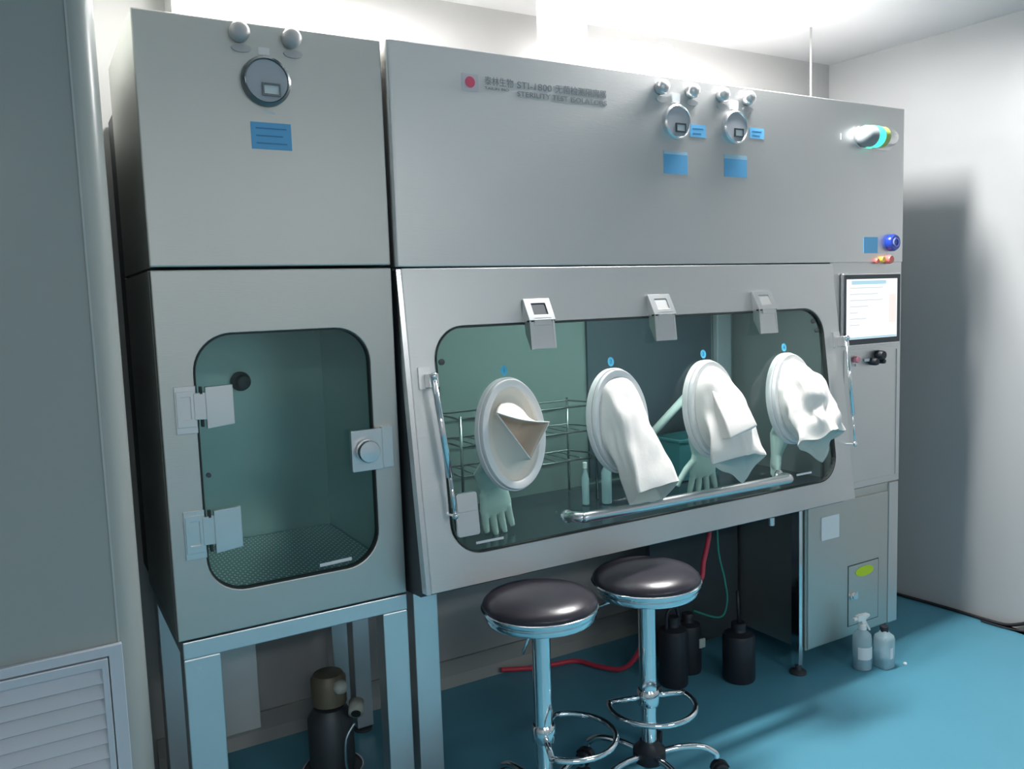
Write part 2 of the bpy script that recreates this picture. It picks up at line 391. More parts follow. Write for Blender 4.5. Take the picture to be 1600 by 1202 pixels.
obj('dark_gap_filler', B(bx0 + .004, .445, bkd + .002, YBK - .01, .70, 2.08), DARKM, pb)  # added dark block, stands in for shade in the gap by the column
b = lathe(BM(), [(.03, 0), (.03, .012), (.016, .016), (.016, .03), (.024, .04), (.018, .058), (.001, .064)], (.570, 2.66, 1.278), axis='y'); obj('spray_ball', b, DARKM, pb, smooth=True, auto=True)
# glass door
dg = obj('glass_door', prism(BM(), rrect(dx0 + .0035, dx1 - .0035, dz0 + .0035, dz1 - .0035, dr - .003, 10), -.022, -.012), GLASS, pb, M=MB)
b = BM(); hole = rrect(dx0 + .0035, dx1 - .0035, dz0 + .0035, dz1 - .0035, dr - .003, 10); out = rrect(dx0, dx1, dz0, dz1, dr, 10)
rows = [[b.verts.new((p[0], p[1], d)) for p in ring] for ring, d in ((out, .001), (hole, .001), (hole, -.02), (out, -.02))]
for k in range(3):
    for i in range(len(hole)): b.faces.new((rows[k][i], rows[k][(i + 1) % len(hole)], rows[k + 1][(i + 1) % len(hole)], rows[k + 1][i]))
obj('door_gasket', b, SEALSHADE, pb, M=MB)
def box_hinge(z0, z1):
    h = obj('hinge', prism(BM(), [(.302, z0 - .004), (.352, z0 - .004), (.352, z1), (.302, z1)], 0, .006), SATIN, pb, bevel=.001, M=MB)
    b = BM(); holed(b, .305, .350, z0 + .012, z1 - .012, rrect(.314, .338, z0 + .032, z1 - .026, .002, 2), .006, .011); obj('hinge_clip', b, SATIN, h, bevel=.001, M=MB)
    obj('hinge_arm', prism(BM(), [(.345, z0 + .03), (.385, z0 + .028), (.385, z1 - .016), (.345, z1 - .018)], .004, .014), SATIN, h, bevel=.001, M=MB)
    obj('hinge_plate', prism(BM(), [(.372, z0 + .005), (.438, z0 + .012), (.438, z1 - .002), (.372, z1 - .004)], .006, .018), SATIN, h, bevel=.0015, M=MB)
    for zz in (z0 + .02, z1 - .012): obj('hinge_pin', B(.360, .366, Yb - .014, Yb, zz - .009, zz + .009), SEALSHADE, h)
box_hinge(1.205, 1.318); box_hinge(.890, 1.008)
obj('pressure_relief_screw', disc(BM(), .371, 1.09, .006, -.013, -.006), DARKM, pb, M=MB)
lt = obj('door_latch', prism(BM(), rrect(.735, .824, 1.052, 1.165, .004, 3), .008, .022), SATIN, pb, bevel=.0015, M=MB)
obj('latch_keeper', prism(BM(), rrect(.825, .858, 1.052, 1.168, .004, 3), 0, .016), SATIN, lt, bevel=.0015, M=MB)
obj('latch_knob', lathe(BM(), [(.028, .022), (.031, .028), (.031, .046), (.028, .051), (.001, .052)], (.776, 1.108, 0), n=40), POL, lt, smooth=True, auto=True, M=MB)
obj('latch_pad', prism(BM(), rrect(.742, .80, 1.06, 1.155, .004, 3), -.011, .008), DARKM, lt, M=MB)
obj('data_plate', prism(BM(), [(.64, .8), (.73, .803), (.73, .812), (.64, .809)], -.012, -.0112), WHITEL, pb, M=MB)
gauge(pb, .571, 2.063, .060, MB, BEZEL, None)
for x in (.512, .640): test_port(pb, x, 2.178, MB, PORTL)
obj('port_label', prism(BM(), rrect(.557, .585, 2.128, 2.146, .003, 3), 0, .002), SATIN, pb, M=MB)
obj('small_tag', prism(BM(), [(.56, 1.986), (.59, 1.986), (.59, 1.992), (.56, 1.992)], 0, .0012), WHITEL, pb, M=MB)
sticker(pb, .527, .628, 1.898, 1.964, MB, 3)
# base frame
for xa, xb in ((.279, .368), (.808, .882)):
    obj('leg', B(xa, xb, Yb, Yb + .06, .02, .632), FRAME, pb, bevel=.003)
    obj('leg', B(xa, xb - .02, bkd - .06, bkd - .002, .02, .632), FRAME, pb, bevel=.003)
    obj('foot', lathe(BM(), [(.028, 0), (.028, .008), (.01, .012), (.01, .022)], ((xa + xb) / 2, Yb + .03, 0)), DARKM, pb)
b = B(.279, .882, Yb, Yb + .06, .632, .678); obj('front_rail', b, FRAME, pb, bevel=.003)
obj('side_rail', B(.279, .32, Yb + .06, bkd - .06, .632, .678), FRAME, pb, bevel=.003)
obj('side_rail', B(.842, .882, Yb + .06, bkd - .06, .632, .678), FRAME, pb, bevel=.003)
obj('rear_rail', B(.279, .882, bkd - .06, bkd - .002, .632, .678), FRAME, pb, bevel=.003)

# ------------------------------------------------------------------ ISOLATOR
iso = thing('glove_isolator', 'large stainless steel isolator with slanted glass front, four oval glove ports and control column', 'isolator', (1.9, 2.45, 0))
mx0, mx1, cxr, mzt = .892, 2.70, 3.105, 2.207
# upper housing incl. control column front (one continuous skin), rounded left edge
b = BM(); r_ = .016
pts = [(mx0 + r_ - r_ * math.cos(R(a)), Ym + r_ - r_ * math.sin(R(a))) for a in range(0, 91, 15)] + [(cxr, Ym), (cxr, 2.78), (mx0, 2.78)]
prism(b, pts, ZT + .0012, mzt); obj('upper_housing', b, STEEL, iso, bevel=.003)
# lower slanted front
gx0_, gx1_, gz0_, gz1_, gr_ = .985, 2.592, .792, 1.432, .095
b = BM(); holed(b, mx0 + .014, mx1 - .02, ZB, ZT - .0015, rrect(gx0_, gx1_, gz0_, gz1_, gr_, 10), -.025, 0); obj('slanted_front', b, STEEL, iso, bevel=.004, M=MS)
# edge strip on the left, side cheek
b = BM(); prism(b, rrect(mx0, mx0 + .014, ZB, ZT - .004, .003, 3), -.03, -.001); obj('edge_strip', b, POL, iso, M=MS)
b = BM(); pr = [(YB + .03, ZB), (YB + .045, ZB - .018), (2.20, ZB - .03), (2.78, ZB - .03), (2.78, ZT), (YT + .03, ZT)]
for xx, nm in ((mx0 + .001, 'side_panel'), (2.66, 'side_panel')):
    b = BM(); prism(b, pr, xx, xx + .012)
    bmesh.ops.transform(b, matrix=Matrix(((0, 0, 1, 0), (1, 0, 0, 0), (0, 1, 0, 0), (0, 0, 0, 1))), verts=b.verts); obj(nm, b, DARKM if xx < 1 else STEEL, iso)
b = BM(); prism(b, [(YB + .02, ZB - .004), (YB + .045, ZB - .018), (2.20, ZB - .03), (2.78, ZB - .03), (2.78, ZB - .02), (2.20, ZB - .02), (YB + .05, ZB - .002)], mx0 + .013, 2.66)
bmesh.ops.transform(b, matrix=Matrix(((0, 0, 1, 0), (1, 0, 0, 0), (0, 1, 0, 0), (0, 0, 0, 1))), verts=b.verts); obj('underside', b, DARKM, iso)
# inner chamber
b = BM(); ys = 2.62
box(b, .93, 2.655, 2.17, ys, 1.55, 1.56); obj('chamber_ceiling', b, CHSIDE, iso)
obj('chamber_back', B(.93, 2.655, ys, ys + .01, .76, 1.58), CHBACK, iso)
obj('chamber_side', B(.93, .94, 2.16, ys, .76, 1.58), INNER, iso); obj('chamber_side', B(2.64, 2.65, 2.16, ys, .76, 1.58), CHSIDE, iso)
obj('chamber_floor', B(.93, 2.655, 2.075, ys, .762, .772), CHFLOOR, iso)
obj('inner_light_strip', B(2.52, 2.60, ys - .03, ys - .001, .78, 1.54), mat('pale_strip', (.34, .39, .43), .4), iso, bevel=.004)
obj('right_back_panel', B(1.86, 2.50, ys - .012, ys - .001, .80, 1.53), mat('dark_back_finish', (.085, .115, .14), .35, .3), iso)  # darker panel over the right part of the chamber back
obj('added_chamber_lamp', B(1.15, 2.35, 2.15, 2.20, 1.535, 1.549), ADDGLOW, iso)  # added glowing strip, brightens the hanging gloves
L = bpy.data.lights.new('added_chamber_fill', 'AREA'); L.shape = 'RECTANGLE'; L.size = 1.2; L.size_y = .05; L.energy = 5.5; L.color = (.90, 1, .97)  # added fill light for the chamber interior and gloves
lo = bpy.data.objects.new('added_chamber_fill', L); lo.location = (1.75, 2.175, 1.53); COL.objects.link(lo)
obj('rear_panel', B(mx0 + .02, cxr, 2.77, 2.78, ZB - .03, ZT), STEEL, iso)
gl = obj('window_pane', prism(BM(), rrect(gx0_ + .0035, gx1_ - .0035, gz0_ + .0035, gz1_ - .0035, gr_ - .003, 10), -.018, -.008), GLASS, iso, M=MS)
b = BM(); hole = rrect(gx0_ + .0035, gx1_ - .0035, gz0_ + .0035, gz1_ - .0035, gr_ - .003, 10); out = rrect(gx0_, gx1_, gz0_, gz1_, gr_, 10)
rows = [[b.verts.new((p[0], p[1], d)) for p in ring] for ring, d in ((out, .001), (hole, .001), (hole, -.02), (out, -.02))]
for k in range(3):
    for i in range(len(hole)): b.faces.new((rows[k][i], rows[k][(i + 1) % len(hole)], rows[k + 1][(i + 1) % len(hole)], rows[k + 1][i]))
obj('window_gasket', b, SEALSHADE, iso, M=MS)
for x, z in ((1.005, 1.335), (2.545, 1.385), (2.56, 1.35)): obj('pane_bolt', lathe(BM(), [(.009, -.008), (.009, -.003), (.001, -.002)], (x, z, 0), n=16), DARKM, iso, M=MS)
for x0, x1, z in ((1.06, 1.15, .815), (2.38, 2.46, .83)): obj('pane_label', prism(BM(), [(x0, z), (x1, z), (x1, z + .007), (x0, z + .007)], -.0075, -.0068), WHITEL, iso, M=MS)
# glove port flanges + numbered markers
PX = (1.200, 1.590, 1.982, 2.375); PZ = 1.112; PA, PBv = .112, .165
def ringprof(prof):
    return [[V((a * PA * math.cos(2 * PI * i / 64), a2 * PBv * math.sin(2 * PI * i / 64), d)) for i in range(64)] for a, a2, d in prof]
for k, px in enumerate(PX):
    b = BM()
    prof = [(1, 1, -.0085), (1, 1, -.008), (1.0, 1.0, .010), (.985, .99, .014), (.965, .975, .0145), (.955, .968, .010), (.945, .962, .0105), (.945, .962, .026), (.93, .95, .029), (.80, .86, .029), (.76, .83, .026), (.75, .82, .01), (.75, .82, -.03)]
    loft(b, ringprof(prof), cap0=False, cap1=False); bmesh.ops.translate(b, vec=(px, PZ, 0), verts=b.verts)
    pt = obj('glove_port', b, WHITEP, iso, smooth=True, auto=True, M=MS)
    mk = obj('port_number', disc(BM(), px + .004, 1.297, .012, -.0078, -.0065, ry=.0145), CYANL, pt, M=MS)
    b = text_bm(str(k + 1), .018, px + .004, 1.291, 'CENTER'); bmesh.ops.translate(b, vec=(0, 0, -.006), verts=b.verts); obj('port_digit', b, BLUED, pt, M=MS)
# window clamps along the top
for cxm in (1.328, 1.801, 2.274):
    c = obj('window_clamp', prism(BM(), rrect(cxm - .040, cxm + .046, 1.350, 1.432, .002, 2), .022, .028), SATIN, iso, bevel=.0015, M=MS)
    for s in (-1, 1):
        b = BM(); prism(b, [(.0, 1.500), (.010, 1.500), (.030, 1.436), (.028, 1.350), (.022, 1.350), (.0, 1.40)], cxm + s * .040 - .0025, cxm + s * .040 + .0025)
        bmesh.ops.transform(b, matrix=Matrix(((0, 0, 1, 0), (0, 1, 0, 0), (1, 0, 0, 0), (0, 0, 0, 1))), verts=b.verts); obj('clamp_cheek', b, STEEL, c, M=MS)
    b = BM(); holed(b, cxm - .046, cxm + .046, 0, .072, rrect(cxm - .024, cxm + .026, .018, .056, .001, 2), 0, .004)
    Mt = MS @ Matrix.Translation((0, 1.434, .032)) @ Matrix.Rotation(-R(22), 4, 'X')
    obj('clamp_cap', b, SATIN, c, bevel=.001, M=Mt)
    obj('clamp_insert', prism(BM(), [(cxm - .026, .018), (cxm + .026, .018), (cxm + .026, .056), (cxm - .026, .056)], -.002, .0015), DARKM if cxm < 1.5 else STEEL, c, M=Mt)
    obj('clamp_pin', prism(BM(), rrect(cxm - .028, cxm + .032, 1.420, 1.442, .001, 2), .024, .034), SATIN, c, M=MS)
    for s in (-1, 1): obj('clamp_slot', prism(BM(), [(cxm + s * .038 - .008, 1.431), (cxm + s * .038 + .008, 1.431), (cxm + s * .038 + .008, 1.436), (cxm + s * .038 - .008, 1.436)], .02, .0295), SEALSHADE, c, M=MS)
# gas struts
def strut(xt, zt, xb, zb, thick):
    s = obj('gas_strut', T([Sp(xt + .006, zt, .042), Sp(xt + (xb - xt) * .72 + .006, zt + (zb - zt) * .72, .042)], thick), CHROME, iso, smooth=True)
    obj('strut_rod', T([Sp(xt + (xb - xt) * .70 + .006, zt + (zb - zt) * .7, .042), Sp(xb + .004, zb, .040)], thick * .55), CHROME, s, smooth=True)
    obj('strut_bracket', prism(BM(), rrect(xt - .022, xt + .014, zt - .028, zt + .032, .002, 2), 0, .008), SATIN, s, M=MS)
    obj('strut_bracket', prism(BM(), rrect(xt - .006, xt + .022, zt - .026, zt + .012, .002, 2), .008, .04), SATIN, s, bevel=.001, M=MS)
    obj('ball_joint', lathe(BM(), [(.001, -.011), (.008, -.008), (.011, 0), (.008, .008), (.001, .011)], Sp(xt + .006, zt + .004, .045), n=16), CHROME, s, smooth=True)
    obj('ball_joint', lathe(BM(), [(.001, -.010), (.007, -.007), (.010, 0), (.007, .007), (.001, .010)], Sp(xb + .004, zb, .04), n=16), CHROME, s, smooth=True)
    obj('joint_stem', T([Sp(xb + .004, zb, .04), Sp(xb + .004, zb, .0)], .004), CHROME, s)
strut(.948, 1.292, .978, .912, .0095); strut(2.656, 1.308, 2.650, .915, .0075)
# lower left hinge
h = obj('corner_hinge', prism(BM(), rrect(.993, 1.062, .847, .926, .008, 4), .012, .022), SATIN, iso, bevel=.001, M=MS)
obj('hinge_cover', prism(BM(), rrect(.996, 1.060, .915, .968, .008, 4), .008, .026), SATIN, h, bevel=.001, M=MS)
obj('hinge_base', prism(BM(), rrect(1.0, 1.055, .86, .96, .004, 3), -.009, .012), DARKM, h, M=MS)
# long handle bar
zl, zr = .846, .840
b = T([Sp(1.372, zl, -.008), Sp(1.374, zl, .03), Sp(1.392, zl - .003, .052), Sp(1.44, zl - .003, .058), Sp(1.8, (zl + zr) / 2 - .002, .058), Sp(2.22, zr, .058), Sp(2.268, zr, .052), Sp(2.284, zr, .03), Sp(2.286, zr, -.008)], .0165, n=16, curved=True)
hb = obj('handle_bar', b, POL, iso, smooth=True)
for x in (1.372, 2.286): obj('handle_rosette', lathe(BM(), [(.02, -.008), (.02, 0), (.015, .004)], (x, .845, 0), n=24), POL, hb, M=MS)
# gauges, ports, labels on the upper housing
for gx, gz in ((1.903, 2.064), (2.166, 2.066)):
    gauge(iso, gx, gz, .056, MU, POL, None)
    obj('port_label', prism(BM(), rrect(gx - .016, gx + .016, 2.126, 2.156, .002, 2), 0, .006), WHITEL, iso, M=MU)
for x in (1.840, 1.970, 2.105, 2.228): test_port(iso, x, 2.172, MU)
for x0, x1, z0, z1, n in ((1.85, 1.953, 1.897, 1.960, 0), (2.12, 2.228, 1.899, 1.960, 0), (1.966, 2.036, 2.022, 2.063, 2), (2.243, 2.313, 2.036, 2.072, 2)): sticker(iso, x0, x1, z0, z1, MU, n)
for x0, x1, z0, z1 in ((1.85, 1.953, 1.960, 1.970), (2.12, 2.228, 1.960, 1.974)): obj('sticker_header', prism(BM(), [(x0, z0), (x1, z0), (x1, z1), (x0, z1)], 0, .0012), mat('pale_blue_header', (.38, .60, .74), .5), iso, M=MU)
# sign
sg = obj('sign_plate', prism(BM(), rrect(1.117, 1.170, 2.092, 2.140, .002, 2), 0, .0012), PINKL, iso, M=MU)
obj('sign_dot', disc(BM(), 1.143, 2.117, .0155, .0012, .002), RED, sg, M=MU, label='round red emblem')
for txt, size, x, z, wd in (('泰林生物', .026, 1.190, 2.117, .095), ('STI-1800', .027, 1.298, 2.116, .120), ('无菌检测隔离器', .026, 1.432, 2.117, .190),
                            ('TAILIN BIO', .010, 1.190, 2.103, .080), ('STERILITY TEST ISOLATORS', .021, 1.298, 2.093, .324)):
    b = text_bm(txt, size, 0, 0, width=wd); bmesh.ops.translate(b, vec=(x, z, .0007), verts=b.verts); obj('sign_lettering', b, INK, sg, M=MU)
# control column, middle and lower parts
obj('column_face', B(mx1 - .03, cxr, Ym + .004, 2.78, .700, ZT - .002 + .006), STEEL, iso, bevel=.003)
b = BM(); holed(b, 2.752, 3.088, .716, 1.262, rrect(2.764, 3.078, .728, 1.250, .004, 3), 0, .003); obj('access_panel', b, STEEL, iso, M=MF(Ym + .004))
obj('column_base', B(2.546, cxr, Ym + .012, 2.76, .09, .697), STEEL2, iso, bevel=.003)
ld = obj('lower_door', B(2.552, 3.036, Ym + .004, Ym + .0125, .098, .662), STEEL2, iso, bevel=.002)
obj('column_edge_trim', B(3.046, cxr, Ym + .006, Ym + .0125, .092, .695), STEEL, iso, bevel=.002)
Md = MF(Ym + .004)
b = BM(); 
for q in (((2.785, .386), (2.977, .386), (2.977, .389), (2.785, .389)), ((2.974, .135), (2.977, .135), (2.977, .389), (2.974, .389)), ((2.785, .135), (2.787, .135), (2.787, .389), (2.785, .389)), ((2.785, .135), (2.977, .135), (2.977, .137), (2.785, .137))): prism(b, q, 0, .0008)
obj('hatch_seam', b, SEALSHADE, ld, M=Md)
obj('hatch_plate', B(2.788, 2.973, Ym + .0015, Ym + .004, .138, .385), STEEL2, ld, bevel=.001)
obj('warning_label', disc(BM(), 2.885, .352, .056, .003, .004, ry=.021), YELLOW, ld, M=Md, label='yellow-green oval warning label')
obj('key_lock', lathe(BM(), [(.016, 0), (.016, .01), (.010, .012), (.010, .018), (.001, .018)], (2.808, .262, 0), n=24), POL, ld, smooth=True, auto=True, M=Md)
obj('lock_handle', prism(BM(), rrect(2.822, 2.834, .246, .276, .005, 3), 0, .012), POL, ld, M=Md)
obj('socket_plate', prism(BM(), rrect(2.624, 2.728, .522, .615, .003, 2), 0, .003), WHITEL, ld, M=Md, label='plain white square plate')
# touch screen
ts = obj('touch_screen', prism(BM(), rrect(2.726, 3.076, 1.276, 1.558, .004, 3), 0, .012), POL, iso, bevel=.002, M=MU)
obj('screen_bezel', prism(BM(), rrect(2.731, 3.071, 1.281, 1.553, .003, 3), .012, .015), DARKM, ts, M=MU)
obj('display', prism(BM(), [(2.742, 1.303), (3.050, 1.303), (3.050, 1.536), (2.742, 1.536)], .015, .0156), SCREEN, ts, M=MU)
obj('display_footer', prism(BM(), [(2.745, 1.304), (3.048, 1.304), (3.048, 1.311), (2.745, 1.311)], .0156, .0159), SCRHEAD, ts, M=MU)
b = BM(); prism(b, [(2.77, 1.515), (2.98, 1.515), (2.98, 1.530), (2.77, 1.530)], .0156, .0159); obj('display_header', b, SCRHEAD, ts, M=MU)
b = BM(); prism(b, [(2.998, 1.36), (3.046, 1.36), (3.046, 1.475), (2.998, 1.475)], .0156, .0159); obj('display_sidebar', b, SCRPINK, ts, M=MU)
b = BM()
for i, wd in enumerate((.20, .17, .20, .11, .05, .10, .06)):
    zz = 1.50 - i * .024; prism(b, [(2.76, zz), (2.76 + wd, zz), (2.76 + wd, zz + .004), (2.76, zz + .004)], .0156, .0158)
obj('display_rows', b, SCRLINE, ts, M=MU)
# buttons
def button(x, z, r, m, h=.02, name='push_button'):
    return obj(name, lathe(BM(), [(r, 0), (r, h * .7), (r * .85, h), (.001, h)], (x, z, 0), n=28), m, iso, smooth=True, auto=True, M=MU)
bb = button(3.026, 1.678, .034, BTNBLUE, .024, 'blue_button')
obj('button_ring', lathe(BM(), [(.018, .0235), (.018, .028), (.013, .028), (.013, .0235)], (3.026, 1.678, 0), n=28), mat('light_blue_ring', (.25, .3, .8), .2), bb, M=MU)
button(2.935, 1.606, .010, BTNRED, .012, 'indicator_light'); button(2.968, 1.612, .012, BTNYEL, .014, 'indicator_light'); button(3.002, 1.611, .017, BTNRED, .024, 'emergency_stop')
button(2.816, 1.222, .013, BTNPINK, .015, 'indicator_light'); button(2.816, 1.200, .005, SATIN, .006, 'lock_pin')
button(2.912, 1.208, .015, BLACKP, .03, 'selector_switch'); button(2.952, 1.232, .019, BLACKP, .03, 'selector_switch'); button(2.968, 1.206, .010, BLACKP, .022, 'selector_switch')
obj('switch_plate', prism(BM(), rrect(2.87, 2.90, 1.21, 1.222, .002, 2), 0, .003), WHITEL, iso, M=MU)
sticker(iso, 2.860, 2.945, 1.637, 1.700, MU, 0)
obj('column_slot', prism(BM(), [(2.722, 2.063), (2.726, 2.063), (2.726, 2.085), (2.722, 2.085)], 0, .001), WHITEL, iso, M=MU)
# status beacon: horizontal capsule
bc = obj('status_beacon', prism(BM(), rrect(2.798, 3.028, 2.036, 2.124, .04, 8), 0, .006), SATIN, iso, bevel=.001, M=MU)
cb_ = (0, Ym - .022, 2.081)
obj('clear_cap', lathe(BM(), [(.001, 2.800), (.018, 2.803), (.032, 2.814), (.038, 2.832), (.040, 2.868)], cb_, axis='x', n=36), CLEARB, bc, smooth=True, auto=True)
obj('green_band', lathe(BM(), [(.040, 2.868), (.0405, 2.869), (.0405, 2.906), (.040, 2.907)], cb_, axis='x', n=36), GREENE, bc, smooth=True, auto=True, label='lit green band')
obj('yellow_band', lathe(BM(), [(.0395, 2.907), (.0395, 2.936)], cb_, axis='x', n=36), YELB, bc, smooth=True, auto=True, label='unlit yellow band')
obj('end_cap', lathe(BM(), [(.039, 2.936), (.038, 2.97), (.030, 2.995), (.001, 3.010)], cb_, axis='x', n=36), SATIN, bc, smooth=True, auto=True)
# base frame of the isolator
obj('leg', B(.900, .975, Yb - .004, Yb + .06, .02, ZB - .03), FRAME, iso, bevel=.003)
obj('leg', B(.900, .960, 2.70, 2.768, .02, ZB - .03), FRAME, iso, bevel=.003)
obj('leg', B(2.520, 2.541, Yb + .01, Yb + .05, .03, ZB - .03), CHROME, iso, bevel=.002)
obj('leg', B(2.50, 2.55, 2.70, 2.75, .02, ZB - .03), FRAME, iso, bevel=.003)
for x, y in ((.937, 2.18), (2.525, 2.17), (3.06, 2.18), (2.6, 2.72), (3.06, 2.72), (.93, 2.73)):
    obj('foot', lathe(BM(), [(.032, 0), (.032, .010), (.012, .016), (.012, .095 if x > 2.55 else .035)], (x, y, 0), n=24), DARKM, iso)
obj('dark_under_panel', B(2.06, 2.535, 2.50, 2.52, .06, ZB - .03), mat('dark_under_finish', (.035, .045, .052), .5), iso, label='dark panel under the right of the chamber')  # plain dark sheet across the area under the chamber
# drain fitting under the front edge
obj('drain_fitting', lathe(BM(), [(.012, .65), (.012, .68)], (2.30, 2.10, 0), n=16), POL, iso)

# ------------------------------------------------------------------ sleeves with gloves
NS = 56
def soft(p, s, a): return a * noise.noise(V(p) * s)
def sleeve_mesh(px, corners, folds, seed, m0=.16, m1=.10, droop=(0, 0, -1), t_in=.3, start=(.80, .87), closed_end=False, crush=.006):
    """cloth tube from the oval port to a four-cornered folded end, then an inner lining going back in"""
    out_n = (Sp(px, PZ, 1) - Sp(px, PZ, 0)).normalized(); P = [V(c) for c in corners]; cen = sum(P, V()) / 4
    dr = V(droop).normalized(); q4 = NS // 4; poly = []
    for j in range(4):
        for i in range(q4): poly.append(P[j].lerp(P[(j + 1) % 4], i / q4))
    st = [Sp(px + start[0] * PA * math.cos(2 * PI * i / NS), PZ + start[1] * PBv * math.sin(2 * PI * i / NS), .014) for i in range(NS)]
    def sec(t, k=1.0, end=poly):
        h00 = 2 * t ** 3 - 3 * t * t + 1; h10 = t ** 3 - 2 * t * t + t; h01 = -2 * t ** 3 + 3 * t * t; h11 = t ** 3 - t * t
        pts = [st[i] * h00 + out_n * (m0 * h10) + end[i] * h01 + dr * (m1 * h11) for i in range(NS)]
        c = sum(pts, V()) / NS; res = []
        for i, p in enumerate(pts):
            a = 2 * PI * i / NS; f = k
            for (ka, pha, amp, tm, wd) in folds: f += amp * (1 - 2 * abs(math.sin(ka * a / 2 + pha + t * 1.5))) * math.exp(-((t - tm) / wd) ** 2)
            q = c + (p - c) * f
            e = min(1, t * 4) * crush
            q += V((noise.noise(p * 15 + V((seed, 0, 0))), noise.noise(p * 15 + V((0, seed, 3))), noise.noise(p * 15 + V((5, 0, seed))))) * e
            res.append(q)
        return res
    NT = 30
    b = BM(); loft(b, [sec(i / NT) for i in range(NT + 1)], cap0=False, cap1=False)
    b2 = BM(); loft(b2, [sec(1.0, 1), sec(.995, .96)] + [sec(1 - t_in * i / 8, .93 - .015 * i) for i in range(1, 9)], cap0=False, cap1=True)
    return b, b2
# remeshed solid glove: palm + fingers + cuff, hanging inside the chamber
def hand(name, wrist, tipdir, across, L, spread, parent, thumb=1, cuff=None, curl=.0, W=.044, flens=(.9, 1.0, .95, .78), thlen=.9, thang=.6, FR=.0105):
    b = BM(); wrist = V(wrist); d = V(tipdir).normalized(); a = V(across).normalized(); a = (a - d * a.dot(d)).normalized(); n = d.cross(a).normalized()
    PLm = L * .5
    def ell(c, ra, rn, m=18): return [c + a * (ra * math.cos(2 * PI * i / m)) + n * (rn * math.sin(2 * PI * i / m)) for i in range(m)]
    secs = []
    if cuff:
        for (cp, ra, rn) in cuff: secs.append(ell(V(cp), ra, rn))
    secs += [ell(wrist, W * .78, .020), ell(wrist + d * PLm * .35, W * .92, .018), ell(wrist + d * PLm * .75, W * 1.02, .016), ell(wrist + d * PLm, W * .97, .012), ell(wrist + d * PLm * 1.05, W * .8, .006)]
    loft(b, secs)
    for k in range(4):
        off = (k - 1.5) / 1.5
        root = wrist + d * PLm * .88 + a * (off * W * .74)
        dd = (d + a * off * spread).normalized(); fl = L * .5 * flens[k]
        pts = [root, root + dd * fl * .4, root + (dd + n * curl).normalized() * fl * .75, root + (dd + n * curl * 2).normalized() * fl]
        tube(b, pts, [FR, FR * .96, FR * .88, FR * .68], n=10)
    root = wrist + d * PLm * .28 + a * (thumb * W * .7); dd = (d * math.cos(thang) + a * thumb * math.sin(thang)).normalized(); fl = L * .5 * thlen
    tube(b, [root - dd * .01, root + dd * fl * .4, root + (dd + d * .12).normalized() * fl * .8, root + (dd + d * .25).normalized() * fl], [.013, .012, .0105, .008], n=10)
    o = obj(name, b, GLOVE, parent)
    rm = o.modifiers.new('remesh', 'REMESH'); rm.mode = 'VOXEL'; rm.voxel_size = .0032; rm.use_smooth_shade = True
    sm = o.modifiers.new('smooth', 'SMOOTH'); sm.iterations = 5; sm.factor = .6
    return o

# sleeve 1: short, folded into a triangular mouth
gs = thing('isolator_glove', 'cream glove sleeve folded into a triangular mouth, in leftmost glove port', 'glove', Sp(PX[0], PZ, 0), 'glove sleeves in the isolator ports')
px = PX[0]
tri = [Sp(1.118, 1.182, .075), Sp(1.272, 1.138, .105), Sp(1.205, 1.040, .095)]
def triloop(k=1.0, dz=0.0, r=.10):
    cen = sum(tri, V()) / 3; out = []
    order = [tri[1], tri[0], tri[2]]   # start at angle 0 (right), anticlockwise
    n3 = [18, 20, 18]
    for j in range(3):
        p, q = order[j], order[(j + 1) % 3]
        for i in range(n3[j]):
            t = i / n3[j]; s = p.lerp(q, t) + V((0, 0, 1)) * (-.008 * math.sin(PI * t)) * (1 if j == 0 else 0)
            out.append(cen + (s - cen) * k + V((0, dz, 0)))
    return out
def ov(ka, kb, d, n=56, ox=0, oz=0): 
    return [Sp(px + ox + ka * PA * math.cos(2 * PI * i / n), PZ + oz + kb * PBv * math.sin(2 * PI * i / n), d) for i in range(n)]
L0 = ov(.79, .86, .014); L1 = ov(.62, .70, .006, ox=.0, oz=.0); L3 = triloop()
mid = [a.lerp(c, .45) + V((0, .016, 0)) for a, c in zip(ov(.55, .58, .03), L3)]
b = BM(); loft(b, [L0, L1, ov(.56, .62, .012), mid, [a.lerp(c, .8) + V((0, .003, 0)) for a, c in zip(ov(.55, .58, .03), L3)], L3], cap0=False, cap1=False)
obj('sleeve', b, CREAML, gs, smooth=True)
b = BM(); loft(b, [L3, triloop(.97, -.001), triloop(.93, .01), triloop(.80, .05), triloop(.55, .085)], cap0=False); obj('sleeve_lining', b, CREAM, gs, smooth=True, label='cream inside of the folded mouth')
b = BM(); pts = triloop(1.0); tube(b, [pts[i] for i in range(0, 56)], .0022, n=8, closed=True); obj('sleeve_hem', b, SLEEVE, gs, smooth=True)
hand('hanging_glove', (1.222, 2.235, .925), (.14, .06, -1), (1, .1, .1), .170, .07, gs, thumb=-1, W=.060, curl=.05, thlen=.70, thang=.06, flens=(.74, .95, .98, .85), FR=.0128,
     cuff=[(Sp(1.21, 1.05, -.05), .078, .06), ((1.215, 2.22, .985), .070, .036)])

